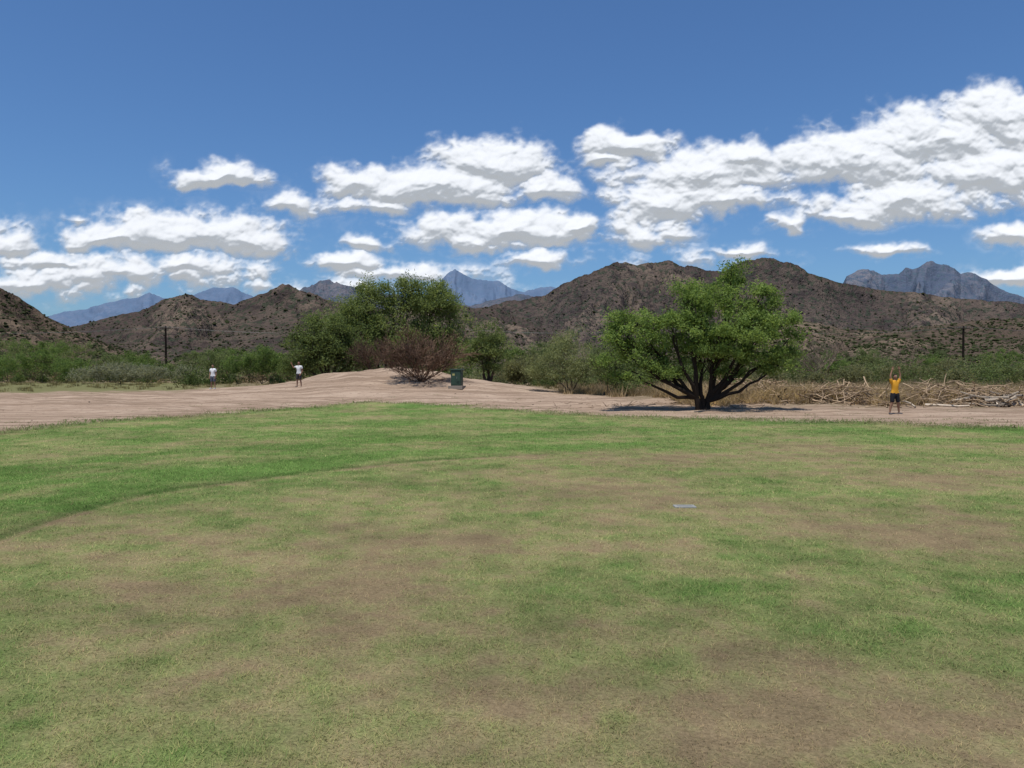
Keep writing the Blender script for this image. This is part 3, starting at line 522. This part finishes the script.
# ------------------------------------------------------------------ people
def person(name, px, dist, height, rot, arms, shirt, short, skin, hair, shoe, long_hair=False, leg=.12, shortlen=.85, sleeve=.55):
    x0 = (px - 512) / F * dist; z0 = float(gz(x0, dist)); S = height / 1.72
    J = {'pel': (0, 0, .93), 'bel': (0, .005, 1.06), 'che': (0, .0, 1.23), 'upc': (0, .005, 1.37), 'nk': (0, .005, 1.46), 'hd': (0, -.005, 1.55)}
    Rr = {'pel': .135, 'bel': .125, 'che': .145, 'upc': .115, 'nk': .055, 'hd': .055}
    E = [('pel', 'bel'), ('bel', 'che'), ('che', 'upc'), ('upc', 'nk'), ('nk', 'hd')]
    for s, sg in (('l', -1), ('r', 1)):
        J['hip' + s] = (sg * .095, 0, .86); J['kn' + s] = (sg * (.08 + leg * .4), -.02, .48); J['cf' + s] = (sg * (.08 + leg * .6), .015, .34); J['an' + s] = (sg * (.08 + leg * .8), .02, .09); J['he' + s] = (sg * (.08 + leg * .8), .035, .045); J['to' + s] = (sg * (.095 + leg * .9), -.16, .03)
        Rr['hip' + s] = .098; Rr['kn' + s] = .058; Rr['cf' + s] = .056; Rr['an' + s] = .036; Rr['he' + s] = .042; Rr['to' + s] = .034
        sh, el, wr = arms[s]; J['sh' + s] = sh; J['el' + s] = el; J['wr' + s] = wr; Rr['sh' + s] = .062; Rr['el' + s] = .041; Rr['wr' + s] = .028
        E += [('pel', 'hip' + s), ('hip' + s, 'kn' + s), ('kn' + s, 'cf' + s), ('cf' + s, 'an' + s), ('an' + s, 'he' + s), ('he' + s, 'to' + s), ('upc', 'sh' + s), ('sh' + s, 'el' + s), ('el' + s, 'wr' + s)]
    ks = list(J); me = bpy.data.meshes.new('sk'); me.from_pydata([J[k] for k in ks], [(ks.index(a), ks.index(c)) for a, c in E], []); ob = bpy.data.objects.new('sk', me); scene.collection.objects.link(ob)
    ob.modifiers.new('Skin', 'SKIN'); sv = me.skin_vertices[0].data
    for i, k in enumerate(ks): sv[i].radius = (Rr[k], Rr[k]); sv[i].use_root = (k == 'pel')
    sb = ob.modifiers.new('s', 'SUBSURF'); sb.levels = 2; sb.render_levels = 2
    dg = bpy.context.evaluated_depsgraph_get(); dg.update(); me2 = bpy.data.meshes.new_from_object(ob.evaluated_get(dg)); bpy.data.objects.remove(ob)
    v = np.array([q.co[:] for q in me2.vertices]); nr = np.array([q.normal[:] for q in me2.vertices])
    def near(p):
        best = (9, None, 0)
        for a, c in E:
            A = np.array(J[a]); Cc = np.array(J[c]); t = np.clip(np.dot(p - A, Cc - A) / np.dot(Cc - A, Cc - A), 0, 1); d_ = np.linalg.norm(p - A - t * (Cc - A)) - (Rr[a] * (1 - t) + Rr[c] * t)
            if d_ < best[0]: best = (d_, (a, c), t)
        return best
    def part(p):
        _, (a, c), t = near(p)
        if a[:2] == 'sh': return 'shirt' if t < sleeve else 'skin'
        if c[:2] == 'sh' or (a in ('bel', 'che')) : return 'shirt'
        if a == 'upc': return 'shirt' if p[2] < 1.45 else 'skin'
        if (a, c) == ('pel', 'bel'): return 'shirt' if p[2] > .93 else 'short'
        if a == 'pel': return 'shirt' if p[2] > .93 else 'short'
        if a[:3] == 'hip': return 'short' if t < shortlen else 'skin'
        if a[:2] == 'kn' and shortlen > 1: return 'short'
        if a[:2] == 'cf' and shortlen > 1.4: return 'short'
        if a[:2] in ('an', 'he'): return 'shoe' if p[2] < .12 else ('short' if shortlen > 1.4 else 'skin')
        return 'skin'
    tors = sst(.78, .95, v[:, 2]) * (1 - sst(1.38, 1.46, v[:, 2])) * (np.abs(v[:, 0]) < .26)
    v2 = v.copy(); v2[:, 1] *= 1 - .22 * tors; v2[:, 0] *= 1 + .06 * tors
    off = {'shirt': .014, 'short': .02, 'skin': 0, 'shoe': .01}
    vp = [part(p) for p in v]; v2 += nr * np.array([off[q] for q in vp])[:, None]
    bb = B(); col = {'shirt': shirt, 'short': short, 'skin': skin, 'shoe': shoe}
    for k in (4, 3):
        fs_ = [list(p.vertices) for p in me2.polygons if len(p.vertices) == k]
        if fs_: bb.add(v2, fs_, np.array([col[part(v[f].mean(0))] for f in fs_]))
    # head
    hc = np.array([0, -.012, 1.625])
    def hs(v):
        v = v.copy(); lo = np.clip(-v[:, 2], 0, 1); v[:, 0] *= 1 - .32 * lo ** 1.5; v[:, 1] = np.where(v[:, 1] > 0, v[:, 1] * (1 - .35 * lo), v[:, 1]); return v
    ellipsoid(bb, hc, (.074, .095, .115), skin, 0, 24, 18, hs)
    def hh(v): v = v.copy(); k = (v[:, 1] < -.25) & (v[:, 2] < .55); v[k] *= .86; k2 = (v[:, 2] < -.35); v[k2] *= .85; return v
    ellipsoid(bb, hc + [0, .012, .014], (.082, .1, .115), hair, 0, 24, 18, hh)
    if long_hair: ellipsoid(bb, hc + [0, .06, -.09], (.07, .05, .13), hair, 0, 12, 10)
    ellipsoid(bb, hc + [0, -.095, -.012], (.012, .022, .024), skin, 0, 8, 6)
    for sg in (-1, 1):
        ellipsoid(bb, hc + [sg * .03, -.084, .008], (.013, .008, .008), (.75, .75, .72), 0, 8, 6); ellipsoid(bb, hc + [sg * .03, -.09, .008], (.006, .005, .006), (.03, .02, .015), 0, 6, 5)
        tube(bb, [hc + [sg * .045, -.08, .026], hc + [sg * .03, -.09, .031], hc + [sg * .015, -.09, .027]], [.003, .005, .003], hair, 5)
        ellipsoid(bb, hc + [sg * .076, .005, -.002], (.009, .02, .03), skin, 0, 8, 6)
    ellipsoid(bb, hc + [0, -.084, -.05], (.022, .007, .006), tuple(q * k for q, k in zip(skin, (.8, .5, .5))), 0, 8, 5)
    # hands
    for s, sg in (('l', -1), ('r', 1)):
        wr = np.array(J['wr' + s], float); el = np.array(J['el' + s], float); d = wr - el; d /= np.linalg.norm(d)
        ref = np.array([0, 1., 0]); sd = np.cross(d, ref); sd /= np.linalg.norm(sd) + 1e-9; nrm = np.cross(sd, d)
        tube(bb, [wr - d * .02, wr + d * .02, wr + d * .06, wr + d * .095, wr + d * .1], [.026, .036, .043, .040, .012], skin, 10, 0, .5)
        for i, L_ in enumerate((.068, .078, .074, .058)):
            o = (i - 1.5) * .021; p0 = wr + d * .08 + sd * o; sp = sd * (i - 1.5) * .10; q1 = p0 + (d + sp) * L_ * .45; q2 = q1 + (d + sp - nrm * .25) * L_ * .33; q3 = q2 + (d + sp - nrm * .5) * L_ * .25
            tube(bb, [p0, q1, q2, q3, q3 + d * .003], [.0105, .0095, .0085, .007, .002], skin, 6)
        p0 = wr + d * .025 - sd * .03; tube(bb, [p0, p0 + (d * .6 - sd * .7) * .035, p0 + (d * .9 - sd * .75) * .062, p0 + (d * .9 - sd * .75) * .066], [.013, .011, .009, .003], skin, 6)
    ob = bb.obj(name, [cloth], True); ob.scale = (S, S, S); ob.location = (x0, dist, z0 - .005); ob.rotation_euler = (0, 0, rot); return ob
up = {'l': ((-.175, .0, 1.40), (-.23, -.02, 1.67), (-.16, -.03, 1.92)), 'r': ((.175, .0, 1.40), (.235, -.02, 1.66), (.17, -.03, 1.93))}
dn = {'l': ((-.175, .0, 1.395), (-.235, .03, 1.12), (-.21, -.07, .88)), 'r': ((.175, .0, 1.395), (.235, .03, 1.12), (.21, -.06, .88))}
wv = {'l': ((-.175, .0, 1.395), (-.42, .0, 1.33), (-.52, -.04, 1.56)), 'r': ((.175, .0, 1.395), (.24, .03, 1.13), (.18, -.09, .92))}
SK = (.30, .17, .11)
person('man', 895, 33.6, 1.74, math.radians(8), up, (.62, .30, .03), (.02, .02, .025), SK, (.02, .015, .012), (.10, .09, .09), leg=.17)
person('person', 213, 54, 1.70, math.radians(-10), dn, (.70, .70, .70), (.10, .11, .14), SK, (.03, .02, .015), (.5, .5, .5), leg=.08)
person('person', 299, 50, 1.66, math.radians(-15), wv, (.66, .66, .65), (.05, .045, .05), (.28, .15, .10), (.02, .015, .012), (.15, .12, .1), leg=.10)

# ------------------------------------------------------------------ light, sky, camera
el, az_ = math.radians(74), math.radians(-155)
sd = Vector((math.sin(az_) * math.cos(el), math.cos(az_) * math.cos(el), math.sin(el)))
sl = bpy.data.lights.new('sun', 'SUN'); sl.energy = 4.7; sl.angle = math.radians(.53); sl.color = (1, .965, .90)
so = bpy.data.objects.new('sun', sl); so.rotation_euler = sd.to_track_quat('Z', 'Y').to_euler(); scene.collection.objects.link(so)
w = bpy.data.worlds.new('World'); scene.world = w; w.use_nodes = True; n = N(w.node_tree); w.node_tree.nodes.clear()
sk = n.new('ShaderNodeTexSky', sky_type='NISHITA'); sk.sun_disc = False; sk.sun_elevation = el; sk.sun_rotation = az_; sk.air_density = 1.05; sk.dust_density = 1.0; sk.ozone_density = 2.5; sk.altitude = 100
bg = n.new('ShaderNodeBackground'); bg.inputs[1].default_value = .108; wo = n.new('ShaderNodeOutputWorld')
n.nt.links.new(n.mix(1, sk.outputs[0], (.54, .775, 1.04), 'MULTIPLY'), bg.inputs[0]); n.nt.links.new(bg.outputs[0], wo.inputs[0])
cd = bpy.data.cameras.new('camera'); cam = bpy.data.objects.new('camera', cd); scene.collection.objects.link(cam); scene.camera = cam
cd.sensor_width = 36; cd.lens = 27; cd.clip_start = .05; cd.clip_end = 60000
cam.location = (0, 0, H); cam.rotation_euler = (math.radians(90) - math.atan(12 / F), 0, 0)
